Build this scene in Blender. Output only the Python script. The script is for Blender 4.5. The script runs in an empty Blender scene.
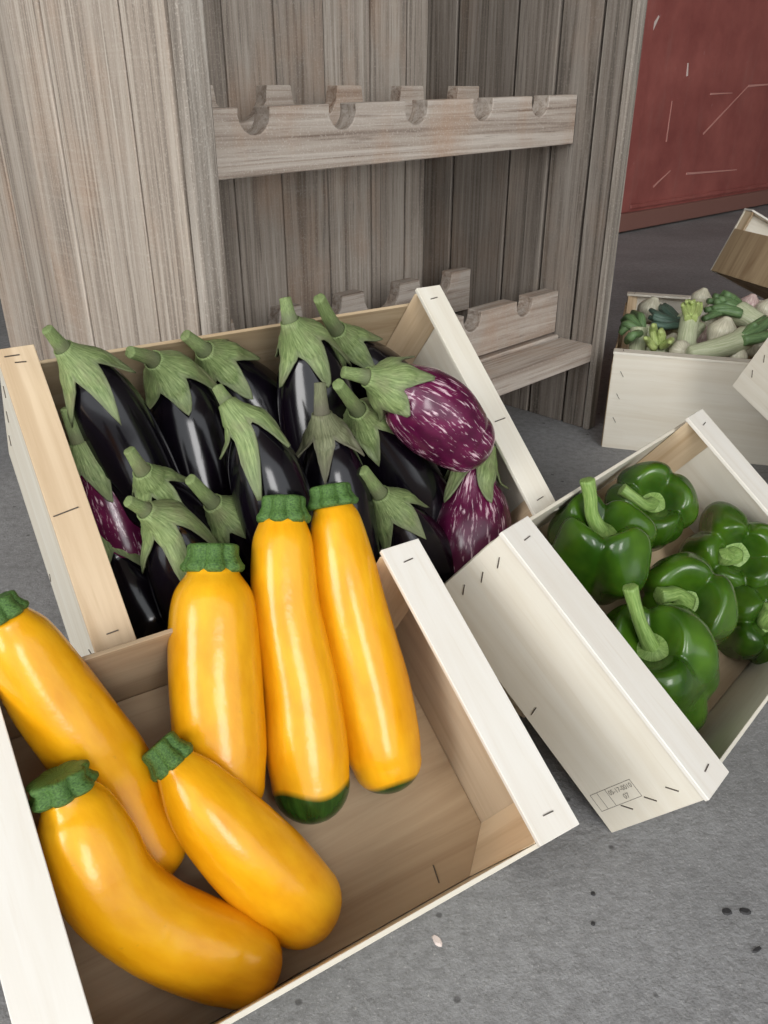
import bpy, math, random
from mathutils import Vector, Matrix, noise
random.seed(7)
PI = math.pi
scene = bpy.context.scene
COL = scene.collection

# ------------------------------------------------------------------ camera, world, light, exposure
F_PX, CAM_H = 820.0, 0.5711
PITCH = math.atan2(820.0, 1595.0)
cam_d = bpy.data.cameras.new('camera'); cam = bpy.data.objects.new('camera', cam_d); COL.objects.link(cam)
cam.location = (0, 0, CAM_H); cam.rotation_euler = (PI / 2 - PITCH, 0, 0)
cam_d.sensor_fit = 'VERTICAL'; cam_d.sensor_height = 24.0; cam_d.lens = F_PX / 1024 * 24.0
cam_d.clip_start = 0.02
scene.camera = cam

world = bpy.data.worlds.new('overcast_sky'); scene.world = world; world.use_nodes = True
wn = world.node_tree.nodes; wl = world.node_tree.links; wn.clear()
wo = wn.new('ShaderNodeOutputWorld'); wb = wn.new('ShaderNodeBackground')
wb.inputs['Color'].default_value = (0.93, 0.97, 1.0, 1); wb.inputs['Strength'].default_value = 1.7
wl.new(wb.outputs[0], wo.inputs[0])

def area_light(name, loc, target, sx, sy, power, col):
    d = bpy.data.lights.new(name, 'AREA'); d.shape = 'RECTANGLE'; d.size = sx; d.size_y = sy
    d.energy = power; d.color = col
    o = bpy.data.objects.new(name, d); COL.objects.link(o); o.location = loc
    o.rotation_euler = (Vector(target) - Vector(loc)).to_track_quat('-Z', 'Y').to_euler()
    return o
# daylight from the wide open barn front behind the photographer: one bay to the left, one to the right
area_light('left_bay_daylight', (-3.3, -2.6, 2.3), (0.0, 0.9, 0.2), 2.2, 2.4, 152, (1.0, 0.985, 0.96))
area_light('right_bay_daylight', (1.9, -4.4, 2.3), (0.1, 0.9, 0.2), 1.8, 3.0, 165, (1.0, 0.985, 0.97))

vs = scene.view_settings
vs.view_transform = 'Standard'; vs.look = 'None'; vs.exposure = -0.22; vs.gamma = 1.0
vs.use_curve_mapping = False

# ------------------------------------------------------------------ rays: photograph directions from the camera
CC, SS = math.cos(PITCH), math.sin(PITCH)
CAM = Vector((0, 0, CAM_H))
RIGHT = Vector((1, 0, 0)); UP = Vector((0, SS, CC)); FWD = Vector((0, CC, -SS))
def ray(x, y):
    return RIGHT * ((x - 384) / F_PX) - UP * ((y - 512) / F_PX) + FWD
def hit(x, y, p, n):
    r = ray(x, y); return CAM + r * ((Vector(p) - CAM).dot(n) / r.dot(n))
def at_z(x, y, z):
    return hit(x, y, (0, 0, z), Vector((0, 0, 1)))
def px_size(p):                                   # metres that one pixel spans at p
    return (p - CAM).dot(FWD) / F_PX

# ------------------------------------------------------------------ object helpers
def setp(o, label=None, cat=None, group=None, kind=None):
    if label: o['label'] = label
    if cat: o['category'] = cat
    if group: o['group'] = group
    if kind: o['kind'] = kind
    return o
def empty(name, loc=(0, 0, 0), mat=None):
    o = bpy.data.objects.new(name, None); COL.objects.link(o); o.empty_display_size = 0.03
    if mat is not None: o.matrix_world = mat
    else: o.location = loc
    return o
def mesh_obj(name, verts, faces, mat, parent=None, smooth=False, attrs=None):
    me = bpy.data.meshes.new(name); me.from_pydata([tuple(v) for v in verts], [], faces)
    if smooth: me.polygons.foreach_set('use_smooth', [True] * len(me.polygons))
    if attrs:
        for an, (ty, vals) in attrs.items():
            a = me.attributes.new(an, ty, 'POINT')
            if ty == 'FLOAT': a.data.foreach_set('value', vals)
            else: a.data.foreach_set('vector', [c for v in vals for c in v])
    me.update()
    o = bpy.data.objects.new(name, me); COL.objects.link(o)
    if mat: me.materials.append(mat)
    if parent is not None: o.parent = parent
    return o
def bevel(o, w=0.001, seg=1):
    m = o.modifiers.new('bevel', 'BEVEL'); m.width = w; m.segments = seg; m.limit_method = 'ANGLE'
    return o
BOXF = [(0, 3, 2, 1), (4, 5, 6, 7), (0, 1, 5, 4), (1, 2, 6, 5), (2, 3, 7, 6), (3, 0, 4, 7)]
def box(name, a, b, mat, parent=None, bv=0.0008):
    (x0, y0, z0), (x1, y1, z1) = a, b
    v = [(x0, y0, z0), (x1, y0, z0), (x1, y1, z0), (x0, y1, z0), (x0, y0, z1), (x1, y0, z1), (x1, y1, z1), (x0, y1, z1)]
    o = mesh_obj(name, v, BOXF, mat, parent)
    return bevel(o, bv) if bv else o
def prism(name, poly, z0, z1, mat, parent=None, bv=0.0008, axes='xyz'):
    n = len(poly)
    def P(u, v, w):
        d = {axes[0]: u, axes[1]: v, axes[2]: w}; return (d['x'], d['y'], d['z'])
    v = [P(x, y, z0) for x, y in poly] + [P(x, y, z1) for x, y in poly]
    f = [tuple(range(n))[::-1], tuple(range(n, 2 * n))] + [(i, (i + 1) % n, n + (i + 1) % n, n + i) for i in range(n)]
    o = mesh_obj(name, v, f, mat, parent)
    import bmesh
    bm = bmesh.new(); bm.from_mesh(o.data); bmesh.ops.recalc_face_normals(bm, faces=bm.faces); bm.to_mesh(o.data); bm.free()
    return bevel(o, bv) if bv else o

# ------------------------------------------------------------------ materials
def srgb(r, g, b):
    f = lambda c: (c / 255 / 12.92) if c / 255 <= 0.04045 else ((c / 255 + 0.055) / 1.055) ** 2.4
    return (f(r), f(g), f(b), 1.0)
class NT:
    def __init__(s, name, rough=0.6, spec=0.5):
        s.m = bpy.data.materials.new(name); s.m.use_nodes = True
        s.n = s.m.node_tree.nodes; s.l = s.m.node_tree.links
        s.b = s.n['Principled BSDF']; s.b.inputs['Roughness'].default_value = rough
        s.b.inputs['Specular IOR Level'].default_value = spec
    def node(s, t, **kw):
        n = s.n.new(t)
        for k, v in kw.items(): setattr(n, k, v)
        return n
    def link(s, a, b): s.l.new(a, b)
    def coords(s, kind='Object', scale=(1, 1, 1), rand=0.0, attr=None):
        mp = s.node('ShaderNodeMapping'); mp.inputs['Scale'].default_value = scale
        if attr:
            a = s.node('ShaderNodeAttribute', attribute_name=attr); s.link(a.outputs['Vector'], mp.inputs['Vector'])
        else:
            tc = s.node('ShaderNodeTexCoord'); s.link(tc.outputs[kind], mp.inputs['Vector'])
        if rand:
            oi = s.node('ShaderNodeObjectInfo'); mul = s.node('ShaderNodeVectorMath', operation='SCALE')
            cb = s.node('ShaderNodeCombineXYZ')
            for i in range(3): s.link(oi.outputs['Random'], cb.inputs[i])
            s.link(cb.outputs[0], mul.inputs[0]); mul.inputs['Scale'].default_value = rand
            s.link(mul.outputs[0], mp.inputs['Location'])
        return mp.outputs[0]
    def noise(s, vec, scale, detail=4, rough=0.55, dist=0.0):
        n = s.node('ShaderNodeTexNoise'); n.inputs['Scale'].default_value = scale
        n.inputs['Detail'].default_value = detail; n.inputs['Roughness'].default_value = rough
        n.inputs['Distortion'].default_value = dist
        s.link(vec, n.inputs['Vector']); return n.outputs['Fac']
    def ramp(s, fac, stops):
        r = s.node('ShaderNodeValToRGB'); e = r.color_ramp.elements
        while len(e) < len(stops): e.new(0.5)
        for el, (p, c) in zip(e, stops):
            el.position = p; el.color = c if len(c) == 4 else (*c, 1)
        s.link(fac, r.inputs['Fac']); return r.outputs['Color']
    def mix(s, fac, a, b, mode='MIX'):
        m = s.node('ShaderNodeMix', data_type='RGBA', blend_type=mode)
        for v, i in ((fac, 0), (a, 6), (b, 7)):
            if isinstance(v, (int, float)): m.inputs[i].default_value = v
            elif isinstance(v, tuple): m.inputs[i].default_value = v
            else: s.link(v, m.inputs[i])
        return m.outputs[2]
    def math(s, op, a, b=0.0, c=None):
        m = s.node('ShaderNodeMath', operation=op)
        for i, v in enumerate((a, b) + ((c,) if c is not None else ())):
            if isinstance(v, (int, float)): m.inputs[i].default_value = v
            else: s.link(v, m.inputs[i])
        return m.outputs[0]
    def color(s, c):
        if isinstance(c, tuple): s.b.inputs['Base Color'].default_value = c
        else: s.link(c, s.b.inputs['Base Color'])
    def bump(s, h, strength=0.3, dist=0.001):
        b = s.node('ShaderNodeBump'); b.inputs['Strength'].default_value = strength; b.inputs['Distance'].default_value = dist
        s.link(h, b.inputs['Height']); s.link(b.outputs[0], s.b.inputs['Normal'])
W1, K0 = (1, 1, 1, 1), (0, 0, 0, 1)

def ply(name, light, dark, axis, contrast=0.5, rough=0.55):
    t = NT(name, rough, 0.35)
    sc = [34, 34, 34]; sc['xyz'.index(axis)] = 2.2
    v = t.coords('Object', tuple(sc), rand=9.0)
    n1 = t.noise(v, 1.0, 5, 0.6, 1.2)
    big = t.noise(t.coords('Object', (5, 5, 5), rand=5.0), 1.0, 3)
    fine = t.noise(t.coords('Object', tuple(260 if c > 10 else 12 for c in sc)), 1.0, 2)
    c = t.ramp(n1, [(0.30, dark), (0.62, light)])
    c = t.mix(contrast, light, c)
    c = t.mix(t.ramp(big, [(0.4, K0), (0.75, (0.35, 0.35, 0.35, 1))]), c, dark)
    c = t.mix(t.ramp(fine, [(0.25, (0.30, 0.30, 0.30, 1)), (0.42, K0)]), c, dark)
    t.color(c); t.bump(fine, 0.12, 0.0006)
    return t.m
PLYL, PLYD = srgb(226, 221, 208), srgb(200, 187, 164)
M = {}
M['ply_x'] = ply('poplar_ply_grain_x', PLYL, PLYD, 'x'); M['ply_y'] = ply('poplar_ply_grain_y', PLYL, PLYD, 'y')
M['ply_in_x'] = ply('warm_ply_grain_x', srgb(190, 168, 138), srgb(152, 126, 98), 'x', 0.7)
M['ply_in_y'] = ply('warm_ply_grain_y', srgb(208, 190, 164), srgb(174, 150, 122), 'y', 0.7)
M['cap_y'] = ply('pale_cap_ply', srgb(228, 224, 216), srgb(208, 197, 180), 'y', 0.4)
M['post_z'] = ply('pine_corner_post', srgb(222, 200, 168), srgb(186, 156, 120), 'z', 0.9)
M['sawn_y'] = ply('sawn_beige_batten', srgb(218, 195, 164), srgb(184, 156, 122), 'y', 0.8, 0.7)
M['sawn_x'] = ply('sawn_beige_board', srgb(206, 186, 154), srgb(168, 142, 110), 'x', 0.9, 0.7)
M['brown_z'] = ply('brown_rough_board', srgb(188, 164, 130), srgb(146, 120, 90), 'z', 0.9, 0.75)
def plain(name, col, rough=0.5, metal=0.0):
    t = NT(name, rough); t.color(col); t.b.inputs['Metallic'].default_value = metal; return t.m
M['wire'] = plain('dull_staple_wire', srgb(104, 96, 88), 0.45, 0.6)
M['ink'] = plain('grey_stamp_ink', srgb(122, 116, 106), 0.8)

def weathered(name, axis, light, mid, dark, warm=0.3, sawf=0.14):
    t = NT(name, 0.85, 0.2)
    i = 'xyz'.index(axis)
    sc = [52, 52, 52]; sc[i] = 1.1
    v = t.coords('Object', tuple(sc), rand=17.0)
    g = t.noise(v, 1.0, 5, 0.6, 1.6)
    sc2 = [330, 330, 330]; sc2[i] = 11
    fine = t.noise(t.coords('Object', tuple(sc2), rand=3.0), 1.0, 3, 0.6)
    sc3 = [5, 5, 5]; sc3[i] = 300
    saw = t.noise(t.coords('Object', tuple(sc3), rand=5.0), 1.0, 1, 0.4, 0.3)
    blot = t.noise(t.coords('Object', (9, 9, 5), rand=11.0), 1.0, 4, 0.6)
    grit = t.noise(t.coords('Object', (420, 420, 420), rand=1.0), 1.0, 2, 0.6)
    c = t.ramp(g, [(0.30, dark), (0.46, mid), (0.70, light)])
    c = t.mix(0.8, mid, c)
    c = t.mix(t.ramp(fine, [(0.28, (0.55, 0.55, 0.55, 1)), (0.45, K0)]), c, dark)
    c = t.mix(t.ramp(blot, [(0.50, K0), (0.74, (warm, warm, warm, 1))]), c, srgb(172, 134, 104))
    c = t.mix(t.ramp(saw, [(0.55, K0), (0.75, (sawf, sawf, sawf, 1))]), c, light)
    c = t.mix(t.ramp(grit, [(0.55, K0), (0.72, (0.45, 0.45, 0.45, 1))]), c, light)
    oi = t.node('ShaderNodeObjectInfo')
    hv = t.node('ShaderNodeHueSaturation'); t.link(c, hv.inputs['Color'])
    t.link(t.math('MULTIPLY_ADD', oi.outputs['Random'], 0.26, 0.87), hv.inputs['Value'])
    t.color(hv.outputs[0])
    h = t.math('ADD', t.math('MULTIPLY', fine, 0.8), t.math('ADD', t.math('MULTIPLY', g, 0.5), t.math('ADD', t.math('MULTIPLY', saw, sawf), t.math('MULTIPLY', grit, 0.5))))
    t.bump(h, 0.6, 0.0022)
    return t.m
WL, WM, WD = srgb(190, 180, 168), srgb(156, 144, 132), srgb(92, 83, 75)
M['weath_z'] = weathered('weathered_plank_z', 'z', WL, WM, WD)
M['weath_x'] = weathered('weathered_bar_x', 'x', srgb(202, 193, 183), srgb(166, 153, 141), srgb(106, 88, 76), 0.5, 0.05)
M['weath_in'] = weathered('weathered_inner_plank_z', 'z', srgb(188, 179, 168), srgb(154, 143, 132), srgb(86, 78, 70), 0.4, 0.08)
M['weath_dark'] = weathered('dark_weathered_plank_z', 'z', srgb(160, 152, 143), srgb(126, 117, 108), srgb(72, 66, 60), 0.2, 0.05)
M['rough_edge'] = weathered('rough_sawn_plank_edge', 'z', srgb(192, 184, 174), srgb(146, 137, 127), srgb(86, 78, 70), 0.05, 0.0)

def concrete():
    t = NT('concrete_floor', 0.8, 0.3)
    v = t.coords('Object')
    big = t.noise(v, 3.0, 4, 0.6); mid = t.noise(v, 85.0, 5, 0.7); fine = t.noise(v, 420.0, 3, 0.7)
    c = t.ramp(big, [(0.3, srgb(130, 130, 130)), (0.7, srgb(156, 156, 157))])
    c = t.mix(t.ramp(mid, [(0.35, (0.55, 0.55, 0.55, 1)), (0.6, K0)]), c, srgb(106, 105, 105))
    c = t.mix(t.ramp(fine, [(0.58, K0), (0.72, (0.55, 0.55, 0.55, 1))]), c, srgb(196, 194, 190))
    c = t.mix(t.ramp(fine, [(0.30, (0.7, 0.7, 0.7, 1)), (0.42, K0)]), c, srgb(96, 94, 92))
    vo = t.node('ShaderNodeTexVoronoi'); vo.inputs['Scale'].default_value = 26; t.link(v, vo.inputs['Vector'])
    t.color(t.mix(t.ramp(vo.outputs['Distance'], [(0.05, (0.75, 0.75, 0.75, 1)), (0.085, K0)]), c, srgb(76, 74, 74)))
    lump = t.noise(v, 230.0, 3, 0.6); t.bump(t.math('ADD', lump, t.math('MULTIPLY', fine, 0.3)), 0.42, 0.003)
    return t.m
M['concrete'] = concrete()
def red_paint():
    t = NT('worn_red_paint', 0.55, 0.4)
    v = t.coords('Object'); a = t.noise(v, 4.0, 6, 0.65); b = t.noise(v, 30.0, 5, 0.7)
    st = t.noise(t.coords('Object', (18, 18, 3)), 1.0, 5, 0.7)
    c = t.ramp(a, [(0.3, srgb(134, 70, 65)), (0.7, srgb(166, 96, 88))])
    c = t.mix(t.ramp(st, [(0.55, K0), (0.8, (0.35, 0.35, 0.35, 1))]), c, srgb(150, 116, 108))
    c = t.mix(t.ramp(b, [(0.66, K0), (0.78, (0.5, 0.5, 0.5, 1))]), c, srgb(182, 150, 142))
    t.color(c); t.bump(b, 0.15, 0.002); return t.m
M['red'] = red_paint()
M['red_low'] = plain('scuffed_brown_red_rail', srgb(132, 92, 82), 0.65)
M['chip'] = plain('pale_paint_chip', srgb(222, 206, 198), 0.7)
M['scratch'] = plain('pale_scratch', srgb(196, 142, 132), 0.7)

def zuc_mat():
    t = NT('yellow_courgette_skin', 0.22, 0.5)
    a = t.coords(attr='ax', scale=(1, 1, 0.6))
    st = t.noise(a, 2.2, 3); sp = t.noise(t.coords('Object', (150, 150, 150)), 1.0, 2); bl = t.noise(t.coords('Object', (16, 16, 16), rand=4.0), 1.0, 3)
    c = t.ramp(st, [(0.3, srgb(220, 150, 12)), (0.7, srgb(236, 172, 24))])
    c = t.mix(t.ramp(bl, [(0.5, K0), (0.8, (0.5, 0.5, 0.5, 1))]), c, srgb(242, 190, 44))
    c = t.mix(t.ramp(sp, [(0.72, K0), (0.80, (0.35, 0.35, 0.35, 1))]), c, srgb(190, 140, 40))
    g = t.node('ShaderNodeAttribute', attribute_name='green'); cl = t.node('ShaderNodeClamp'); t.link(g.outputs['Fac'], cl.inputs[0])
    t.color(t.mix(cl.outputs[0], c, t.ramp(t.noise(a, 5.0, 3), [(0.3, srgb(20, 44, 14)), (0.7, srgb(48, 84, 28))])))
    t.b.inputs['Subsurface Weight'].default_value = 0.08; t.b.inputs['Subsurface Radius'].default_value = (0.01, 0.005, 0.001)
    t.b.inputs['Subsurface Scale'].default_value = 0.5
    t.bump(t.noise(t.coords('Object', (70, 70, 70)), 1.0, 3), 0.22, 0.002)
    return t.m
M['zuc'] = zuc_mat()
def green(name, c1, c2, rough=0.45, scale=(3, 3, 0.8), bump=0.3, brown=None, tips=None):
    t = NT(name, rough, 0.4)
    n = t.noise(t.coords(attr='ax', scale=scale), 2.0, 4, 0.65)
    c = t.ramp(n, [(0.3, c1), (0.7, c2)])
    if tips:
        sx = t.node('ShaderNodeSeparateXYZ'); at = t.node('ShaderNodeAttribute', attribute_name='ax'); t.link(at.outputs['Vector'], sx.inputs[0])
        c = t.mix(t.ramp(t.math('MULTIPLY', sx.outputs[2], 1 / 3), [(0.62, K0), (1.0, (0.75, 0.75, 0.75, 1))]), c, tips)
    if brown:
        b = t.noise(t.coords('Object', (45, 45, 45), rand=3.0), 1.0, 4, 0.6)
        c = t.mix(t.ramp(b, [(0.5, K0), (0.75, (0.6, 0.6, 0.6, 1))]), c, brown)
    t.color(c); t.bump(n, bump, 0.002); return t.m
M['zuc_stem'] = green('courgette_stalk', srgb(30, 64, 22), srgb(98, 136, 66), 0.45, (6, 6, 2), 0.6)
M['calyx'] = green('aubergine_calyx', srgb(82, 104, 54), srgb(152, 168, 112), 0.5, (6, 6, 0.7), 0.6, srgb(116, 112, 84), srgb(104, 110, 82))
M['calyx_dull'] = green('aubergine_calyx_browned', srgb(80, 86, 58), srgb(134, 136, 104), 0.6, (6, 6, 0.7), 0.6, srgb(92, 84, 70), srgb(96, 92, 78))
M['pep_stem'] = green('pepper_stalk', srgb(88, 122, 48), srgb(152, 178, 104), 0.45, (3, 3, 0.6), 0.3)
def aub_mat():
    t = NT('black_aubergine_skin', 0.16, 0.6)
    n = t.noise(t.coords('Object', (14, 14, 14), rand=5.0), 1.0, 3)
    t.color(t.ramp(n, [(0.35, srgb(9, 7, 13)), (0.7, srgb(16, 9, 18))]))
    t.bump(t.noise(t.coords('Object', (60, 60, 60)), 1.0, 2), 0.05, 0.001)
    return t.m
M['aub'] = aub_mat()
def stripe_mat():
    t = NT('striped_aubergine_skin', 0.2, 0.55)
    a = t.noise(t.coords(attr='ax', scale=(14.0, 14.0, 2.2)), 1.0, 4, 0.6, 0.15)
    b = t.noise(t.coords(attr='ax', scale=(2.0, 2.0, 1.2)), 1.0, 2)
    k = t.math('ADD', a, t.math('MULTIPLY', t.math('SUBTRACT', b, 0.5), 0.35))
    base = t.ramp(b, [(0.3, srgb(70, 16, 46)), (0.7, srgb(106, 30, 70))])
    t.color(t.mix(t.ramp(k, [(0.56, K0), (0.66, (0.85, 0.85, 0.85, 1))]), base, srgb(222, 190, 200)))
    return t.m
M['stripe'] = stripe_mat()
def pep_mat():
    t = NT('green_pepper_skin', 0.2, 0.55)
    n = t.noise(t.coords('Object', (20, 20, 20), rand=6.0), 1.0, 3)
    t.color(t.ramp(n, [(0.35, srgb(38, 70, 12)), (0.7, srgb(74, 110, 26))]))
    t.b.inputs['Subsurface Weight'].default_value = 0.05; t.b.inputs['Subsurface Scale'].default_value = 0.3
    t.bump(t.noise(t.coords('Object', (38, 38, 38)), 1.0, 2), 0.08, 0.002)
    return t.m
M['pepper'] = pep_mat()
M['on_white'] = green('onion_bulb', srgb(176, 172, 146), srgb(220, 214, 194), 0.35, (6, 6, 0.6), 0.1)
M['on_purple'] = green('rosy_onion_bulb', srgb(166, 128, 128), srgb(222, 206, 196), 0.35, (6, 6, 0.6), 0.1)
M['on_stalk'] = green('onion_stalk', srgb(156, 166, 124), srgb(206, 208, 180), 0.4, (5, 5, 0.5), 0.15)
M['on_leaf'] = green('onion_leaf', srgb(60, 92, 58), srgb(124, 150, 100), 0.4, (5, 5, 0.5), 0.2)
M['on_leaf_blue'] = green('blue_green_onion_leaf', srgb(50, 76, 66), srgb(108, 132, 116), 0.4, (5, 5, 0.5), 0.2)
M['on_leaf_yellow'] = green('yellow_green_onion_leaf', srgb(130, 154, 76), srgb(196, 206, 140), 0.4, (5, 5, 0.5), 0.2)

# ------------------------------------------------------------------ tubes along a curved axis
class Tube:
    def __init__(s, ctrl, n=28, hint=None):
        P = [Vector((*c[0], c[1])) for c in ctrl]
        if len(P) == 2: P = [P[0], P[0].lerp(P[1], 0.5), P[1]]
        E = [P[0] * 2 - P[1]] + P + [P[-1] * 2 - P[-2]]
        out = []
        seg = len(P) - 1
        for i in range(n + 1):
            u = i / n * seg; k = min(int(u), seg - 1); t = u - k
            a, b, c, d = E[k:k + 4]
            out.append(0.5 * ((2 * b) + (c - a) * t + (2 * a - 5 * b + 4 * c - d) * t * t + (3 * b - 3 * c + d - a) * t ** 3))
        s.p = [Vector(o[:3]) for o in out]; s.r = [max(o[3], 1e-4) for o in out]
        s.arc = [0.0]
        for i in range(n): s.arc.append(s.arc[-1] + (s.p[i + 1] - s.p[i]).length)
        s.L = s.arc[-1]
        s.T = [(s.p[min(i + 1, n)] - s.p[max(i - 1, 0)]).normalized() for i in range(n + 1)]
        N = (hint or (CAM - s.p[0])); N = (N - s.T[0] * N.dot(s.T[0])).normalized()
        s.N = [N]
        for i in range(1, n + 1):
            N = s.N[-1]; N = (N - s.T[i] * N.dot(s.T[i])).normalized(); s.N.append(N)
        s.B = [t.cross(nn) for t, nn in zip(s.T, s.N)]
        s.n = n
    def slice(s, i0, i1):
        t = Tube.__new__(Tube); t.n = i1 - i0
        for k in ('p', 'r', 'T', 'N', 'B'): setattr(t, k, getattr(s, k)[i0:i1 + 1])
        t.arc = [a - s.arc[i0] for a in s.arc[i0:i1 + 1]]; t.L = t.arc[-1]
        return t
    def ring(s, a):                                # frame and radius at arc length a (beyond the ends: straight on)
        if a <= 0: return s.p[0] + s.T[0] * a, s.r[0], s.N[0], s.B[0], s.T[0]
        if a >= s.L: return s.p[-1] + s.T[-1] * (a - s.L), s.r[-1], s.N[-1], s.B[-1], s.T[-1]
        i = 0
        while s.arc[i + 1] < a: i += 1
        t = (a - s.arc[i]) / (s.arc[i + 1] - s.arc[i] + 1e-12)
        return (s.p[i].lerp(s.p[i + 1], t), s.r[i] * (1 - t) + s.r[i + 1] * t, s.N[i].lerp(s.N[i + 1], t).normalized(),
                s.B[i].lerp(s.B[i + 1], t).normalized(), s.T[i])
def loft_rings(name, rings, seg, mat, parent, ridge=None, close=(True, True), attrs_extra=None, sub=0):
    """rings: (pos, r, N, B, t)"""
    V, F, AX, EX = [], [], [], []
    for pos, r, N, B, t in rings:
        for j in range(seg):
            th = 2 * PI * j / seg; k = ridge(th, t) if ridge else 1.0
            V.append(pos + (N * math.cos(th) + B * math.sin(th)) * r * k)
            AX.append((math.cos(th), math.sin(th), t * 4))
            EX.append(attrs_extra(th, t) if attrs_extra else 0.0)
    for i in range(len(rings) - 1):
        for j in range(seg):
            a = i * seg + j; b = i * seg + (j + 1) % seg
            F.append((a, b, b + seg, a + seg))
    for e, idx in ((0, 0), (1, len(rings) - 1)):
        if close[e]:
            c = len(V); V.append(rings[idx][0]); AX.append((0, 0, rings[idx][4] * 4)); EX.append(attrs_extra(0, rings[idx][4]) if attrs_extra else 0.0)
            for j in range(seg):
                a = idx * seg + j; b = idx * seg + (j + 1) % seg
                F.append((c, b, a) if e == 0 else (c, a, b))
    at = {'ax': ('FLOAT_VECTOR', AX)}
    if attrs_extra: at['green'] = ('FLOAT', EX)
    return V, F, at
def tube_obj(name, tube, mat, parent=None, seg=24, k0=0.0, k1=0.0, ridge=None, extra=None, steps=6):
    rings = []; tot = tube.L + k0 * tube.r[0] + k1 * tube.r[-1]; off = k0 * tube.r[0]
    if k0:
        for i in range(steps):
            a = PI / 2 * (1 - (i + 0.25) / steps)
            rings.append((tube.p[0] - tube.T[0] * tube.r[0] * k0 * math.sin(a), tube.r[0] * math.cos(a), tube.N[0], tube.B[0], (off - tube.r[0] * k0 * math.sin(a)) / tot))
    for i in range(tube.n + 1):
        rings.append((tube.p[i], tube.r[i], tube.N[i], tube.B[i], (off + tube.arc[i]) / tot))
    if k1:
        for i in range(steps):
            a = PI / 2 * (i + 0.75) / steps
            rings.append((tube.p[-1] + tube.T[-1] * tube.r[-1] * k1 * math.sin(a), tube.r[-1] * math.cos(a), tube.N[-1], tube.B[-1], (off + tube.L + tube.r[-1] * k1 * math.sin(a)) / tot))
    V, F, at = loft_rings(name, rings, seg, mat, parent, ridge, (True, True), extra)
    o = parent.matrix_world.inverted() if parent else Matrix()
    return mesh_obj(name, [o @ v for v in V], F, mat, parent, True, at)
def root_at(name, pts):                            # Empty under the thing
    c = sum(pts, Vector()) / len(pts)
    o = empty(name, (c.x, c.y, min(p.z for p in pts)))
    bpy.context.view_layer.update() if False else None
    o.matrix_world = Matrix.Translation((c.x, c.y, min(p.z for p in pts)))
    return o

# ================================================================== THE SETTING
def ground():
    o = box('floor', (-4, -3, -0.05), (7, 8, 0), M['concrete'], None, 0)
    setp(o, 'rough grey concrete floor with dark specks', 'floor', kind='structure')
ground()
M['plaster'] = plain('dull_barn_plaster', srgb(150, 146, 140), 0.9)
M['beam_wood'] = plain('added_cover_boards', srgb(120, 108, 96), 0.9)
setp(box('added_ceiling', (-4, -1.8, 4.6), (7, 8, 4.7), M['beam_wood'], None, 0), 'unseen dark boards added overhead to shape the light', 'added_ceiling', kind='structure')  # unseen cover, added to keep sky light from above off the crates
setp(box('added_wall_left', (-4.1, -1.8, 0), (-4, 8, 4.6), M['plaster'], None, 0), 'unseen dull plaster wall added on the left to shape the light', 'wall', kind='structure')  # out of view, put in to shape the light on the left
setp(box('added_wall_right', (7, -1.8, 0), (7.1, 8, 4.6), M['plaster'], None, 0), 'unseen dull plaster wall added on the right to shape the light', 'wall', kind='structure')  # unseen too, added so daylight enters mainly from the open front

# red painted barn door behind the shelf
DOOR0 = at_z(617, 235, 0); DYAW = math.radians(90 - 46.6)
dm = Matrix.Translation(DOOR0) @ Matrix.Rotation(DYAW, 4, 'Z')
def door():
    r = empty('door_1', mat=dm); setp(r, 'large worn red painted metal door with scratches behind the shelf', 'door', kind='structure')
    box('door_leaf', (-0.9, 0.02, 0.012), (4.5, 0.06, 3.0), M['red'], r, 0.002)
    box('bottom_rail', (-0.9, 0.0, 0.008), (4.5, 0.019, 0.085), M['red_low'], r, 0.003)
    # raised frame that outlines the sunken panel
    box('frame_rail', (0.10, 0.008, 0.098), (4.5, 0.0195, 0.118), M['red'], r, 0.003)
    box('frame_stile', (-0.02, 0.010, 0.087), (0.10, 0.0195, 3.0), M['red'], r, 0.003)
    def strip(name, p0, p1, w, mat):
        L = [(dm.inverted() @ hit(x, y, DOOR0, dm.to_3x3() @ Vector((0, 1, 0)))) for x, y in (p0, p1)]
        d = (L[1] - L[0]).normalized(); n = Vector((-d.z, 0, d.x)) * w
        y = 0.0172
        v = [Vector((q.x, y, q.z)) for q in (L[0] - n, L[1] - n * .4, L[1] + n * .4, L[0] + n)]
        v += [q + Vector((0, 0.0035, 0)) for q in v]
        mesh_obj(name, v, BOXF, mat, r)
    strip('paint_chip', (656.5, 28), (663, 16), 0.010, M['chip'])
    strip('paint_chip', (691, 76), (692, 63), 0.006, M['chip'])
    strip('scratch', (670, 142), (676, 101), 0.0035, M['scratch'])
    strip('scratch', (707, 134), (752, 86), 0.004, M['scratch'])
    strip('scratch', (752, 86), (790, 83), 0.005, M['scratch'])
    strip('scratch', (657, 187), (674, 171), 0.004, M['scratch'])
    strip('scratch', (714, 94), (736, 93), 0.004, M['scratch'])
    strip('scratch', (690, 174), (740, 170), 0.005, M['scratch'])
door()
setp(box('wall_back', (-4, 8, 0), (7, 8.1, 4.6), M['plaster'], None, 0), 'dull plaster wall far behind the red door', 'wall', kind='structure')

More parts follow.
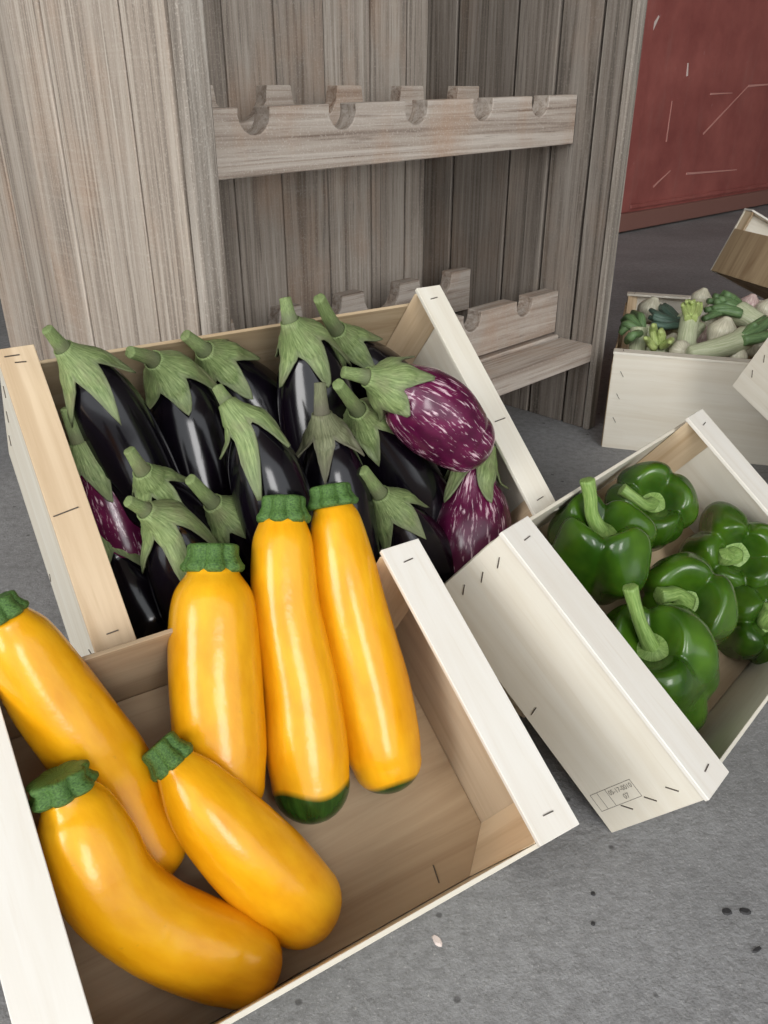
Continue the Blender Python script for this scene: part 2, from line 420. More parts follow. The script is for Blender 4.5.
# ================================================================== WINE RACK SHELF
A0 = at_z(583, 428, 0); SYAW = math.radians(45.0)
sm = Matrix.Translation(A0) @ Matrix.Rotation(SYAW, 4, 'Z')       # local x along the front to the right, y into the depth
SHH = 1.15; DEP = 0.42; XL0, XL1 = -0.819, -0.786
def shelf():
    r = empty('wine_rack', mat=sm)
    setp(r, 'tall weathered grey wooden wine rack with notched bottle bars', 'rack')
    g = 0.0034
    # left side: wide planks seen from outside, each one a part
    xs = [0.0, 0.083, 0.169, 0.255, 0.340, 0.43, 0.55]
    ys = [(0.0, 0.083)] + list(zip(xs[1:-1], xs[2:]))
    for i, (a, b) in enumerate(ys):
        jut = random.uniform(-0.0015, 0.0015)
        box('plank', (XL0 + jut, a + g, 0.0), (XL1 - 0.002, b, SHH), M['weath_z'] if i else M['weath_z'], r, 0.0015)
    box('front_post', (XL0 + 0.001, -0.016, 0.0), (XL1, 0.0, SHH), M['rough_edge'], r, 0.003)
    # right side planks
    for a, b in ((0.0, 0.046), (0.048, 0.126), (0.128, 0.212), (0.2135, 0.345), (0.347, DEP)):
        jut = random.uniform(-0.0015, 0.0012)
        box('plank', (jut, a + g, 0.0), (0.018, b, SHH), M['weath_dark'], r, 0.0015)
    box('front_post', (-0.006, -0.014, 0.0), (0.020, 0.0, SHH), M['rough_edge'], r, 0.003)
    # back planks
    bx = [XL1, -0.70, -0.60, -0.492, -0.460, -0.361, -0.256, -0.148, -0.056, 0.03]
    for a, b in zip(bx, bx[1:]):
        yy = random.uniform(0, 0.003)
        box('plank', (a + g, DEP + yy, 0.0), (b, DEP + 0.02, SHH), M['weath_in'], r, 0.0015)
    def bar(y0, y1, z0, z1, x0, x1, cs, rad, cy, name, tilt=0.0):
        # notched outline in the xz plane
        pts = [(x0, z0), (x1, z0), (x1, z1)]
        for c in sorted(cs, reverse=True):
            if cy == 'round':
                for k in range(11):
                    a = -0.30 + (PI + 0.60) * k / 10
                    pts.append((min(max(c + rad * math.cos(a), x0), x1), z1 - rad * 0.62 - rad * math.sin(a) if False else z1 - rad * 0.30 - rad * math.sin(a) * 1.0))
            else:
                for k in range(9):
                    a = PI * k / 8
                    pts.append((c + rad * math.cos(a), z1 - rad * 1.05 * math.sin(a) ** 0.8 if 0 < k < 8 else z1))
        pts.append((x0, z1))
        # clamp the little overhang the round notch makes
        pts = [(x, min(z, z1) + (x + 0.2) * tilt) for x, z in pts]
        return prism(name, pts, y0, y1, M['weath_x'], r, 0.0012, axes='xzy')
    cs = [-0.665, -0.527, -0.391, -0.248, -0.105]
    bar(0.081, 0.112, 0.488, 0.562, XL1 + 0.001, -0.003, cs, 0.023, 'round', 'notched_bar', 0.016)
    bar(0.289, 0.315, 0.500, 0.578, XL1 + 0.001, -0.003, [-0.665, -0.529, -0.393, -0.250, -0.106], 0.046, 'wide', 'notched_bar')
    bar(0.081, 0.112, 0.170, 0.246, XL1 + 0.001, -0.003, cs, 0.023, 'round', 'notched_bar')
    bar(0.289, 0.315, 0.178, 0.258, XL1 + 0.001, -0.003, [-0.665, -0.529, -0.393, -0.250, -0.106], 0.046, 'wide', 'notched_bar')
    box('shelf_board', (XL1 + 0.001, -0.002, 0.130), (-0.002, 0.068, 0.1625), M['weath_x'], r, 0.002)
    box('shelf_board', (XL1 + 0.001, 0.072, 0.134), (-0.002, 0.150, 0.1665), M['weath_x'], r, 0.002)
shelf()

# ================================================================== CRATES
def frame(f0, R):
    m = Matrix(R).to_4x4(); q = m.to_quaternion(); q.normalize()
    return Matrix.Translation(Vector(f0)) @ q.to_matrix().to_4x4()
def frame_yt(f0, yaw, tilt):
    return Matrix.Translation(Vector(f0)) @ Matrix.Rotation(math.radians(yaw), 4, 'Z') @ Matrix.Rotation(math.radians(tilt), 4, 'X')
def staple(parent, c, d, n, ln=0.010, up=0.0006):
    """a flat wire staple lying on a surface: c centre, d direction, n surface normal (crate coordinates)"""
    c, d, n = Vector(c), Vector(d).normalized(), Vector(n).normalized(); s = n.cross(d)
    w = 0.00042
    V = []
    for h in (-0.0004, up * 1.2):
        for a, b in ((-1, -1), (1, -1), (1, 1), (-1, 1)):
            V.append(c + d * (ln / 2 * a) + s * (w * b) + n * h)
    return mesh_obj('staple', V, BOXF, M['wire'], parent)
PLY = 0.0042
def crate(name, label, mtx, L, W, H, w, e, mats=None, group=None, staples=True, ext=0.0, e_front=None):
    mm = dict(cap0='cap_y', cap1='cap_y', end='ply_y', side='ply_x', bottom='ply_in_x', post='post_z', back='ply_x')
    if mats: mm.update(mats)
    r = empty(name, mat=mtx); setp(r, label, 'crate', group)
    box('bottom_panel', (PLY + .0004, 0.0004, 0.0), (L - PLY - .0004, W - 0.0004, 0.004), M[mm['bottom']], r, 0.0004)
    ef = e if e_front is None else e_front
    box('side_panel', (0.006, -0.0036, -0.001), (L - 0.006, -0.0002, H - ef), M[mm['side']], r, 0.0004)
    box('side_panel', (0.006, W + 0.0002, -0.001), (L - 0.006, W + 0.0036, H - e), M[mm['back']], r, 0.0004)
    for sx in (0, 1):
        x = (lambda v: v) if sx == 0 else (lambda v: L - v)
        a, b = sorted((x(0.0), x(PLY)))
        ep = box('end_panel', (a, -0.002, -0.0015), (b, W + 0.002, H - 0.0046), M[mm['end']], r, 0.0004)
        a, b = sorted((x(-0.0012), x(w)))
        cp = box('cap_strip', (a, -0.003, H - 0.0044), (b, W + 0.003, H), M[mm['cap%d' % sx]], r, 0.0005)
        for sy in (0, 1):
            y = (lambda v: v) if sy == 0 else (lambda v: W - v)
            k = min(w * 0.92, 0.036)
            poly = [(x(PLY + .0003), y(.0004)), (x(PLY + k), y(.0004)), (x(PLY + .0003), y(k))]
            prism('corner_post', poly, 0.0042, H - 0.0047, M[mm['post']], r, 0.0006)
            if staples:
                staple(cp, (x(w * 0.5), y(0.013), H), (1.0, random.uniform(-.1, .25), 0), (0, 0, 1), 0.009)
                s = -1 if sx == 0 else 1
                for zz in (0.30, 0.55, 0.78):
                    staple(ep, (x(0.0), y(0.012 + 0.004 * random.random()), H * zz), (0, 0.5 if sy else -0.6, 0.8), (s, 0, 0), 0.011)
        if staples:
            staple(ep, (x(0), W * 0.47, 0.012), (0, 0.3, 1), (-1 if sx == 0 else 1, 0, 0), 0.011)
    return r
ZR = [[0.84942, -0.44631, 0.2816], [0.52771, 0.71436, -0.45958], [0.00395, 0.53898, 0.84231]]
PR = [[0.66949, -0.58599, 0.45651], [0.74282, 0.53085, -0.40795], [-0.00329, 0.61222, 0.79068]]
AR = [[0.8538, -0.40389, 0.32847], [0.52049, 0.64976, -0.55398], [0.01032, 0.64396, 0.76499]]
ZM = frame((-0.2082, 0.2841, 0.0015), ZR)
PM = frame((0.1966, 0.5050, 0.0015), PR)
AM = frame((-0.2664, 0.5821, 0.0713), AR)
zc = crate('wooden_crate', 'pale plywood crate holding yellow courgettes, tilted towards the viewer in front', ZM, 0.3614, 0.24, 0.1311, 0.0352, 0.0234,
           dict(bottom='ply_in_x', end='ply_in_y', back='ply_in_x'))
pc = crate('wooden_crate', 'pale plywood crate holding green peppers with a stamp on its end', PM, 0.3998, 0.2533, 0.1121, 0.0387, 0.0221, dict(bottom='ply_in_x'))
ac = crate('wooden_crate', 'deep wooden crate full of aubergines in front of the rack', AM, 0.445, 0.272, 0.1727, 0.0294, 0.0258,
           dict(cap0='sawn_y', back='sawn_x', cap1='ply_y'), e_front=0.085)

def mid_staple(root, mtx, H, which, x, y, d, ln):
    cp = [c for c in root.children if c.name.startswith('cap_strip')][which]
    q = mtx.inverted() @ hit(x, y, mtx @ Vector((0, 0, H)), mtx.to_3x3() @ Vector((0, 0, 1)))
    staple(cp, q, d, (0, 0, 1), ln)
mid_staple(ac, AM, 0.1727, 0, 66, 512, (1, 0.15, 0), 0.020)
mid_staple(ac, AM, 0.1727, 0, 12, 356, (1, 0.0, 0), 0.012)
mid_staple(ac, AM, 0.1727, 1, 500, 420, (1, 0.1, 0), 0.014)
zb = [c for c in zc.children if c.name.startswith('bottom_panel')][0]
zq = ZM.inverted() @ hit(436, 874, ZM @ Vector((0, 0, 0.004)), ZM.to_3x3() @ Vector((0, 0, 1)))
staple(zb, zq, (0.15, 1, 0), (0, 0, 1), 0.014)
# stamp printed on the end of the pepper crate
def text_obj(name, body, size, mtx, mat, parent):
    cu = bpy.data.curves.new(name, 'FONT'); cu.body = body; cu.size = size; cu.align_x = 'CENTER'; cu.align_y = 'CENTER'
    tmp = bpy.data.objects.new(name + '_tmp', cu); COL.objects.link(tmp)
    dg = bpy.context.evaluated_depsgraph_get(); me = bpy.data.meshes.new_from_object(tmp.evaluated_get(dg))
    bpy.data.objects.remove(tmp)
    o = bpy.data.objects.new(name, me); COL.objects.link(o); me.materials.clear(); me.materials.append(mat)
    o.parent = parent; o.matrix_local = mtx
    return o
def stamp():
    ep = [c for c in pc.children if c.name.startswith('end_panel')][0]
    n = PM.to_3x3() @ Vector((1, 0, 0)); inv = PM.inverted()
    q = [inv @ hit(x, y, PM.translation, n) for x, y in ((590.9, 796.6), (603, 811), (640.9, 794.6), (628.8, 779.4))]
    z0 = min(p.z for p in q); z1 = max(p.z for p in q); y0 = min(q[1].y, q[2].y); y1 = max(q[0].y, q[3].y)
    V, F = [], []
    def bar(a, b, c, d):                            # z0,z1,y0,y1 on the face
        k = len(V)
        for x in (0.0002, -0.00015):
            V.extend([(x, c, a), (x, d, a), (x, d, b), (x, c, b)])
        F.extend([tuple(k + i for i in f) for f in BOXF])
    t = 0.00022
    dz, dy = z1 - z0, y1 - y0
    for zz in (z0, z0 + dz * .17, z0 + dz * .26, z0 + dz * .38, z1): bar(zz - t, zz + t, y0, y1) if zz not in (z0 + dz * .26,) else None
    for yy in (y0, y1): bar(z0, z1, yy - t, yy + t)
    fr = mesh_obj('stamp', V, F, M['ink'], ep)
    basis = Matrix(((0, 0, -1), (0, 1, 0), (1, 0, 0))).to_4x4()   # text x -> crate z, text y -> crate y, facing -x
    for body, s, fz, fy in (('05-17-0010', dz * .105, .69, .72), ('07', dz * .115, .72, .28)):
        o = text_obj('stamp_number', body, s * 1.15, Matrix.Translation((-0.0003, y0 + dy * fy, z0 + dz * fz)) @ basis, M['ink'], ep)
    for k, fz in enumerate((.06, .12, .22, .31)):
        o = text_obj('stamp_line', 'IIIIIIII', dz * .05, Matrix.Translation((-0.0003, y0 + dy * .5, z0 + dz * fz)) @ basis @ Matrix.Rotation(PI / 2, 4, 'Z'), M['ink'], ep) if False else None
stamp()

# ------------------------------------------------------------------ props under the tilted crates
def hdir(yaw): a = math.radians(yaw); return Vector((math.cos(a), math.sin(a), 0)), Vector((-math.sin(a), math.cos(a), 0))
def beam(label, f0, yaw, x0, x1, y0, y1, h):
    o = box('timber_beam', (x0, y0, 0), (x1, y1, h), M['sawn_x'], None, 0.002)
    o.matrix_world = Matrix.Translation((f0[0], f0[1], 0)) @ Matrix.Rotation(math.radians(yaw), 4, 'Z')
    setp(o, label, 'beam')
beam('timber beam propping up the back of the courgette crate', (-0.2082, 0.2841), 31.85, 0.05, 0.31, 0.135, 0.180, 0.086)
beam('timber beam propping up the back of the pepper crate', (0.1966, 0.5050), 47.97, 0.07, 0.36, 0.135, 0.180, 0.105)
beam('low timber beam under the front edge of the aubergine crate', (-0.2664, 0.5821), 31.37, 0.05, 0.40, -0.015, 0.03, 0.070)
beam('thick timber beam under the back of the aubergine crate', (-0.2664, 0.5821), 31.37, 0.12, 0.40, 0.115, 0.20, 0.160)

# ================================================================== VEGETABLES
def in_crate(mtx, x, y, z, slope=0.0, y0=0.0):
    """point where the sight line meets the plane  z_local = z + slope * (y_local - y0)  of a crate"""
    p = mtx @ Vector((0, y0, z)); n = (mtx.to_3x3() @ Vector((0, -slope, 1))).normalized()
    return hit(x, y, p, n)
def ctrl(mtx, pts, slope=0.0, y0=0.0):
    out = []
    for x, y, rp, z in pts:
        p = in_crate(mtx, x, y, z, slope, y0); out.append((p, rp * px_size(p)))
    return out

# ---- yellow courgettes
def courgette(label, pts, k1=0.9, tip=0.0, slope=0.0, y0=0.0, stem=(0, -1, 14), stem_r=1.0, flare=1.0):
    c = ctrl(ZM, pts, slope, y0); tb = Tube(c, 34)
    root = root_at('yellow_courgette', [p for p, _ in c]); setp(root, label, 'courgette', 'yellow courgettes in the front crate')
    ph = random.random() * 6
    def ridge(th, t):
        return 1 + 0.016 * math.cos(5 * th + ph) * (1.0 - 0.6 * t) + 0.010 * math.sin(2 * th + 7 * t + ph)
    def green(th, t):
        g = 0.0
        if tip: g = 0.5 + (t - 1 + tip * (1 + 0.13 * math.cos(3 * th + ph))) * 45
        if t < 0.006: g = 0.6
        return g
    tube_obj('body', tb, M['zuc'], root, 40, 0.35, k1, ridge, green, 8)
    # ribbed stalk, flared where it joins
    r0 = tb.r[0]; ln = stem[2] * px_size(tb.p[0])
    d = (RIGHT * stem[0] - UP * stem[1]).normalized(); ax = (-tb.T[0] * 0.75 + d * 0.5).normalized()
    N = tb.N[0]; N = (N - ax * N.dot(ax)).normalized(); B = ax.cross(N)
    base = tb.p[0] - tb.T[0] * r0 * 0.16
    R = r0 * stem_r; rings = []
    for s, k in ((-0.12, 1.00), (0.0, 1.10), (0.14, 1.12), (0.3, 1.02), (0.55, 0.93), (0.78, 0.95 * flare), (0.92, 0.95 * flare), (1.0, 0.86 * flare), (1.02, 0.70 * flare), (0.97, 0.36 * flare)):
        rings.append((base + ax * ln * s, R * k, N, B, s))
    V, F, at = loft_rings('stalk', rings, 84, None, None, lambda th, t: 0.84 + 0.26 * abs(math.cos(3.5 * th + ph)) ** 0.7 * (1 - 0.35 * t) + 0.04 * math.cos(2 * th + ph), (True, True))
    inv = root.matrix_world.inverted()
    mesh_obj('stalk', [inv @ v for v in V], F, M['zuc_stem'], root, True, at)
# three upright ones lean on the back wall: their axis rises towards the back
SL = 0.50
def tipy(x, y, z): return (ZM.inverted() @ in_crate(ZM, x, y, z)).y
y5 = tipy(313, 790, 0.036)
courgette('upright yellow courgette on the left of the three leaning on the back wall', [(213, 573, 26, .033), (213, 597, 40, .033), (214, 645, 45, .033), (217, 700, 46.5, .033), (221, 750, 46, .033), (225, 788, 40, .033)],
          0.8, 0.0, SL, y5, (0.05, -1, 25), 1.0)
courgette('upright yellow courgette with a broad dark green tip, middle of three', [(283, 524, 24, .036), (283, 540, 29.5, .036), (283.5, 565, 32, .036), (286, 605, 34, .036), (293, 645, 36.5, .036), (301.5, 692, 39, .036), (307, 746, 41.5, .036), (311, 783, 39, .036)],
          1.0, 0.115, SL, y5, (0.0, -1, 24), 0.95)
courgette('slim upright yellow courgette with a thin dark tip, right of three', [(333, 508, 20, .036), (336, 523, 26, .036), (342, 563, 33, .036), (350, 605, 36, .036), (360, 647, 38, .036), (372, 692, 39, .036), (382, 742, 38.5, .036), (387, 762, 35, .036)],
          0.85, 0.048, SL, y5, (-0.1, -1, 20), 1.15)
courgette('yellow courgette lying over the left back corner of the crate', [(6, 620, 24, .150), (20, 642, 35, .138), (50, 690, 42.5, .112), (84, 737, 44, .088), (106, 768, 44.5, .068), (128, 812, 44, .048), (146, 848, 41, .036)],
          0.9, 0.0, 0, 0, (-0.5, -0.8, 20), 0.9)
courgette('bent yellow courgette curving along the front of the crate', [(66, 795, 25, .118), (76, 813, 38, .110), (91, 850, 47, .098), (112, 890, 47, .082), (150, 922, 46.5, .062), (185, 940, 47, .048), (222, 955, 45, .040), (243, 963, 41, .038)],
          0.95, 0.0, 0, 0, (-0.15, -0.7, 20), 1.15, 1.1)
courgette('short yellow courgette lying diagonally across the middle of the crate', [(176, 766, 22, .092), (190, 784, 32, .088), (208, 808, 40, .081), (237, 840, 45, .068), (270, 873, 46, .050), (301, 903, 42, .037)],
          0.95, 0.0, 0, 0, (-0.7, -0.7, 26), 1.0)

# ---- aubergines
KS = 1.05        # how far the shoulder of an aubergine tapers up into its calyx
def aubergine(label, S, C, body, striped=False, dull=False, k1=0.85, lobes=5, name='aubergine', cal=(30, 34)):
    c = ctrl(AM, [(S[0], S[1], 6.2, S[2]), (C[0], C[1], 7.0, C[2])] + list(body))
    c[2] = (c[2][0], c[2][1] * 0.86)
    full = Tube(c, 7 * (len(c) - 1)); tb = full.slice(14, full.n); aB = full.arc[14]; c = c[2:]
    root = root_at(name, [p for p, _ in c]); setp(root, label, 'aubergine', 'striped aubergines in the back crate' if striped else 'black aubergines in the back crate')
    inv = root.matrix_world.inverted(); r0 = tb.r[0]; re_ = tb.r[-1]; tot = tb.L + KS * r0 + k1 * re_; rings = []
    for i in range(8):
        b = PI / 2 * (1 - (i + 0.25) / 8); a = -KS * r0 * math.sin(b); q = full.ring(max(aB + a, 1e-5))
        rings.append((q[0], r0 * math.cos(b), q[2], q[3], (a + KS * r0) / tot))
    for i in range(tb.n + 1): rings.append((tb.p[i], tb.r[i], tb.N[i], tb.B[i], (tb.arc[i] + KS * r0) / tot))
    for i in range(8):
        b = PI / 2 * (i + 0.75) / 8
        rings.append((tb.p[-1] + tb.T[-1] * re_ * k1 * math.sin(b), re_ * math.cos(b), tb.N[-1], tb.B[-1], (KS * r0 + tb.L + re_ * k1 * math.sin(b)) / tot))
    V, F, at = loft_rings('body', rings, 40, None, None, None)
    mesh_obj('body', [inv @ v for v in V], F, M['stripe'] if striped else M['aub'], root, True, at)
    u = px_size(tb.p[0]); rs = 6.2 * u
    mat = M['calyx_dull'] if dull else M['calyx']
    inv = root.matrix_world.inverted()
    # calyx: stalk base flaring into pointed lobes that hug the shoulder
    seg, ns = 60, 14
    a0 = max(-KS * tb.r[0] - 14 * u, -aB * 0.88)
    lens = [random.choice((0.65, 0.9, 1.1, 1.3)) * random.uniform(0.9, 1.1) for _ in range(lobes)]; curl = [random.uniform(0.0, 1.0) for _ in range(lobes)]; ph = random.random()
    V, F, AX = [], [], []
    for i in range(ns + 1):
        s = i / ns
        for j in range(seg):
            th = 2 * PI * j / seg; q = (j / seg * lobes + ph) % lobes; li = int(q) % lobes; fx = q - int(q)
            p = 1 - abs(2 * fx - 1)
            ln = (cal[0] * 0.06 - 3 + cal[1] * 1.15 * p ** 1.8 * lens[li] * (0.62 + 0.38 * math.cos(th)) - 12 * (1 - p) ** 2) * u
            a = a0 + (ln - a0) * s
            pos, rb, N, B, T = full.ring(aB + a)
            if a < 0: rb = tb.r[0] * math.sqrt(max(0.0, 1 - (a / (KS * tb.r[0])) ** 2)) if a > -KS * tb.r[0] else 0.0
            rad = max(rb + 0.0022, 0)
            st = 8.4 * u + max(0, (a - a0)) ** 1.35 * 0.50 / (20 * u) ** 0.35
            rad = max(rad, min(st, 0.74 * tb.r[0]) if a < 0.3 * tb.r[0] else 0)
            rad *= 1.01 + (0.045 * (p - 0.4) + 0.015 * math.cos(lobes * 4 * th)) * min(1, s * 2)
            lift = (curl[li] * 0.007 * p) * max(0, (s - 0.72) / 0.28) ** 2
            narrow = 1.0
            V.append(inv @ (pos + (N * math.cos(th) + B * math.sin(th)) * (rad + lift)))
            AX.append((math.cos(th), math.sin(th), s * 3))
    for i in range(ns):
        for j in range(seg):
            a = i * seg + j; b = i * seg + (j + 1) % seg; F.append((a, b, b + seg, a + seg))
    ca = mesh_obj('calyx', V, F, mat, root, True, {'ax': ('FLOAT_VECTOR', AX)})
    so = ca.modifiers.new('thick', 'SOLIDIFY'); so.thickness = 0.0014; so.offset = 1
    ae = aB + a0; ks = [full.ring(ae * k / 8) for k in range(9)] + [full.ring(ae + 3 * u)]
    st = Tube([(q[0], (5.8 + 2.7 * (i / 9) ** 1.6) * u) for i, q in enumerate(ks)], 18)
    tube_obj('stem', st, mat, root, 16, 0.15, 0, lambda th, t: 1 + 0.06 * math.cos(5 * th), None, 3)

aubergine('black aubergine with a large calyx in the far left back corner of its crate', (47, 329, 0.225), (64, 349, 0.208), [(88, 374, 27, 0.185), (106, 405, 34, 0.162), (128, 450, 38, 0.130), (150, 500, 38, 0.104)], cal=(34, 34))
aubergine('black aubergine leaning on the back board, second from the left', (130, 352, 0.190), (153, 360, 0.170), [(172, 380, 28, 0.140), (184, 412, 38, 0.113), (198, 465, 42, 0.086), (210, 520, 37, 0.066)])
aubergine('black aubergine at the back behind another calyx, third from the left', (185, 335, 0.170), (203, 349, 0.154), [(222, 366, 26, 0.123), (246, 396, 37, 0.092), (280, 440, 42, 0.061), (308, 485, 38, 0.040)])
aubergine('black aubergine lying on top between two others with a long split calyx', (217, 387, 0.218), (233, 411, 0.214), [(250, 432, 25, 0.204), (262, 464, 35, 0.189), (276, 506, 39, 0.170), (290, 550, 36, 0.150)], cal=(20, 50))
aubergine('black aubergine with a tall pale green stem at the back centre', (285, 298, 0.217), (291, 323, 0.204), [(305, 347, 27, 0.177), (313, 385, 37, 0.149), (322, 432, 40, 0.127), (330, 480, 36, 0.109)])
aubergine('black aubergine with a yellow-flecked stem behind the striped one', (319, 298, 0.195), (332, 323, 0.167), [(350, 350, 24, 0.129), (376, 382, 36, 0.096), (408, 428, 40, 0.068), (436, 470, 36, 0.050)])
aubergine('glossy purple and white striped aubergine lying on top at the right', (343, 372, 0.244), (370, 378, 0.240), [(396, 388, 30, 0.226), (414, 400, 38, 0.217), (438, 418, 42, 0.204), (458, 436, 36, 0.193), (464, 441, 33, 0.190)], True, cal=(4, 18))
aubergine('black aubergine with a browned calyx hanging straight down at the centre', (320, 383, 0.227), (322, 415, 0.212), [(328, 440, 23, 0.187), (333, 475, 33, 0.167), (339, 520, 37, 0.142), (347, 560, 34, 0.122)], dull=True, cal=(22, 26))
aubergine('black aubergine with grey-green calyx just left of the striped one', (338, 384, 0.236), (354, 405, 0.208), [(368, 424, 25, 0.172), (390, 460, 36, 0.130), (412, 500, 39, 0.098), (430, 535, 35, 0.078)], cal=(22, 34))
aubergine('black aubergine lying low beside the slim courgette', (363, 470, 0.190), (380, 494, 0.168), [(395, 514, 26, 0.143), (413, 548, 36, 0.112), (436, 588, 38, 0.075)], cal=(26, 24))
aubergine('purple streaked aubergine standing in the right front corner of its crate', (489, 440, 0.165), (482, 458, 0.156), [(474, 480, 26, 0.142), (473, 508, 36, 0.126), (471, 545, 43, 0.110), (469, 574, 40, 0.096)], True, cal=(4, 24), lobes=5)
aubergine('purple aubergine half hidden behind the beige left batten', (66, 408, 0.165), (78, 440, 0.145), [(94, 470, 26, 0.118), (110, 502, 34, 0.098), (128, 545, 36, 0.075)], True, cal=(18, 22))
aubergine('small black aubergine with a narrow calyx in the left middle', (129, 450, 0.200), (142, 470, 0.185), [(157, 489, 22, 0.160), (176, 516, 31, 0.134), (204, 560, 33, 0.109)], cal=(18, 34))
aubergine('black aubergine with a wide splayed calyx at the left front', (128, 501, 0.210), (148, 512, 0.196), [(168, 527, 26, 0.176), (182, 560, 36, 0.151), (200, 610, 38, 0.117)], cal=(16, 50))
aubergine('black aubergine with a long bare stem behind the left upright courgette', (190, 479, 0.190), (210, 500, 0.168), [(232, 522, 26, 0.140), (258, 552, 35, 0.105), (288, 585, 36, 0.080)], cal=(28, 20))
aubergine('black aubergine squeezed low against the left end of its crate', (94, 515, 0.106), (104, 533, 0.096), [(116, 556, 25, 0.081), (132, 588, 34, 0.071), (152, 620, 35, 0.066)], cal=(18, 22))

# ---- green peppers
def pepper(label, cx, cy, rp, z, ax, stem_pts, h=1.0, lob=4, ph=0.0, dent=0.45, taper=0.82, stem_r=7.5, skew=(0, 0), amp=0.18):
    c = in_crate(PM, cx, cy, z); u = px_size(c); R = rp * u
    Z = (RIGHT * ax[0] + UP * ax[1] - FWD * ax[2]).normalized()
    X = (RIGHT - Z * RIGHT.dot(Z)).normalized(); Y = Z.cross(X)
    root = root_at('green_pepper', [c - Vector((0, 0, R))]); setp(root, label, 'bell pepper', 'green peppers in the right crate')
    inv = root.matrix_world.inverted()
    nu, nv = 72, 40; V, F, AX = [], [], []
    lw = [random.uniform(0.85, 1.15) for _ in range(lob)]
    def lobe(th):
        q = (th / (2 * PI) * lob + ph) % lob; i = int(q) % lob; fx = q - int(q)
        return math.sin(PI * fx) ** 0.62 * lw[i]
    for i in range(nv + 1):
        v = i / nv * PI
        for j in range(nu):
            th = 2 * PI * j / nu; l = lobe(th)
            sv, cv = math.sin(v), math.cos(v)
            rho = abs(sv) ** 0.72; zz = math.copysign(abs(cv) ** 0.85, cv) * h
            rho *= (1 - amp * 1.1 + amp * 1.5 * l)
            if cv < 0: rho *= 1 - (1 - taper) * (-cv) ** 1.0
            if cv > 0:
                zz += 0.16 * l * math.exp(-((rho - 0.62) / 0.26) ** 2)
                zz -= dent * 1.45 * math.exp(-(rho / 0.43) ** 2)
            else:
                zz += 0.20 * h * math.exp(-(rho / 0.35) ** 2) - 0.10 * l * math.exp(-((rho - 0.5) / 0.25) ** 2)
            nz = noise.noise(Vector((math.cos(th) * sv * 1.3, math.sin(th) * sv * 1.3, cv * 1.3)) + Vector((cx, cy, 0)) * 0.37)
            rho *= 1 + 0.22 * nz; zz *= 1 + 0.06 * nz
            p = c + (X * (rho * math.cos(th) + skew[0] * -min(zz, 0)) + Y * (rho * math.sin(th) + skew[1] * -min(zz, 0)) + Z * zz) * R
            V.append(inv @ p); AX.append((math.cos(th), math.sin(th), i / nv * 3))
    for i in range(nv):
        for j in range(nu):
            a = i * nu + j; b = i * nu + (j + 1) % nu; F.append((a, a + nu, b + nu, b))
    bo = mesh_obj('body', V, F, M['pepper'], root, True, {'ax': ('FLOAT_VECTOR', AX)})
    ss = bo.modifiers.new('s', 'SUBSURF'); ss.levels = 1; ss.render_levels = 1
    # calyx disc in the dimple and the stalk
    top = c + Z * R * (h - dent * 1.2)
    rings = []
    for k, (rr, zz) in enumerate(((0.10, 0.12), (0.20, 0.07), (0.32, 0.09), (0.43, 0.17), (0.44, 0.14), (0.30, 0.0), (0.1, -0.03))):
        rings.append((top + Z * R * zz, R * rr, X, Y, k / 6))
    V2, F2, at = loft_rings('calyx', rings, 36, None, None, lambda th, t: 1 + 0.12 * abs(math.cos(3 * th + ph)) * (1 if t > .3 else 0), (True, True))
    mesh_obj('calyx', [inv @ v for v in V2], F2, M['pep_stem'], root, True, at)
    pts = [top - Z * R * 0.02]
    for sx, sy, lift in stem_pts:
        # stalk joints: sight line met at a given height (in body radii) above the dimple along the axis
        pts.append(hit(sx, sy, top + Z * R * lift, FWD))
    rr = [stem_r * 1.35 * u] + [stem_r * u] * (len(stem_pts) - 1) + [stem_r * 1.12 * u]
    tb = Tube(list(zip(pts, rr)), 16)
    tube_obj('stalk', tb, M['pep_stem'], root, 18, 0, 0.12, lambda th, t: 1 + 0.07 * math.cos(5 * th), None, 3)
pepper('green pepper with a tall upright stalk nearest the back left corner', 597, 553, 52, .060, (0.02, 0.80, 0.60), [(592, 515, .25), (590, 496, .5), (587, 480, .7)], 1.0, 4, 0.15, 0.42, 0.72, 6.5)
pepper('green pepper at the back with its stalk pointing left', 649, 509, 43, .055, (-0.05, 0.35, 0.94), [(645, 505, .35), (633, 497, .5), (622, 489, .55)], 0.9, 4, 0.4, 0.45, 0.85, 5.5)
pepper('green pepper on the right with a short stalk facing the viewer', 729, 556, 46, .050, (-0.10, 0.12, 0.98), [(724, 559, .20), (727, 554, .34)], 0.9, 5, 0.1, 0.40, 0.85, 7.0)
pepper('green pepper in the middle with a deeply folded right lobe', 682, 605, 48, .062, (-0.15, 0.22, 0.96), [(676, 594, .26), (668, 595, .42), (659, 596, .5)], 1.0, 3, 0.62, 0.48, 0.8, 7.5, (0.25, -0.4), 0.2)
pepper('large green pepper at the front with an upright stalk', 655, 664, 57, .058, (-0.32, 0.52, 0.79), [(641, 625, .25), (634, 603, .42), (630, 587, .55)], 1.15, 3, 0.3, 0.42, 0.75, 6.5, (0.35, -0.25), 0.17)
pepper('dark mottled green pepper at the right edge of the photo', 758, 621, 42, .042, (0.05, 0.10, 0.99), [(764, 618, .22), (772, 608, .4)], 0.9, 5, 0.5, 0.42, 0.85, 7.5)

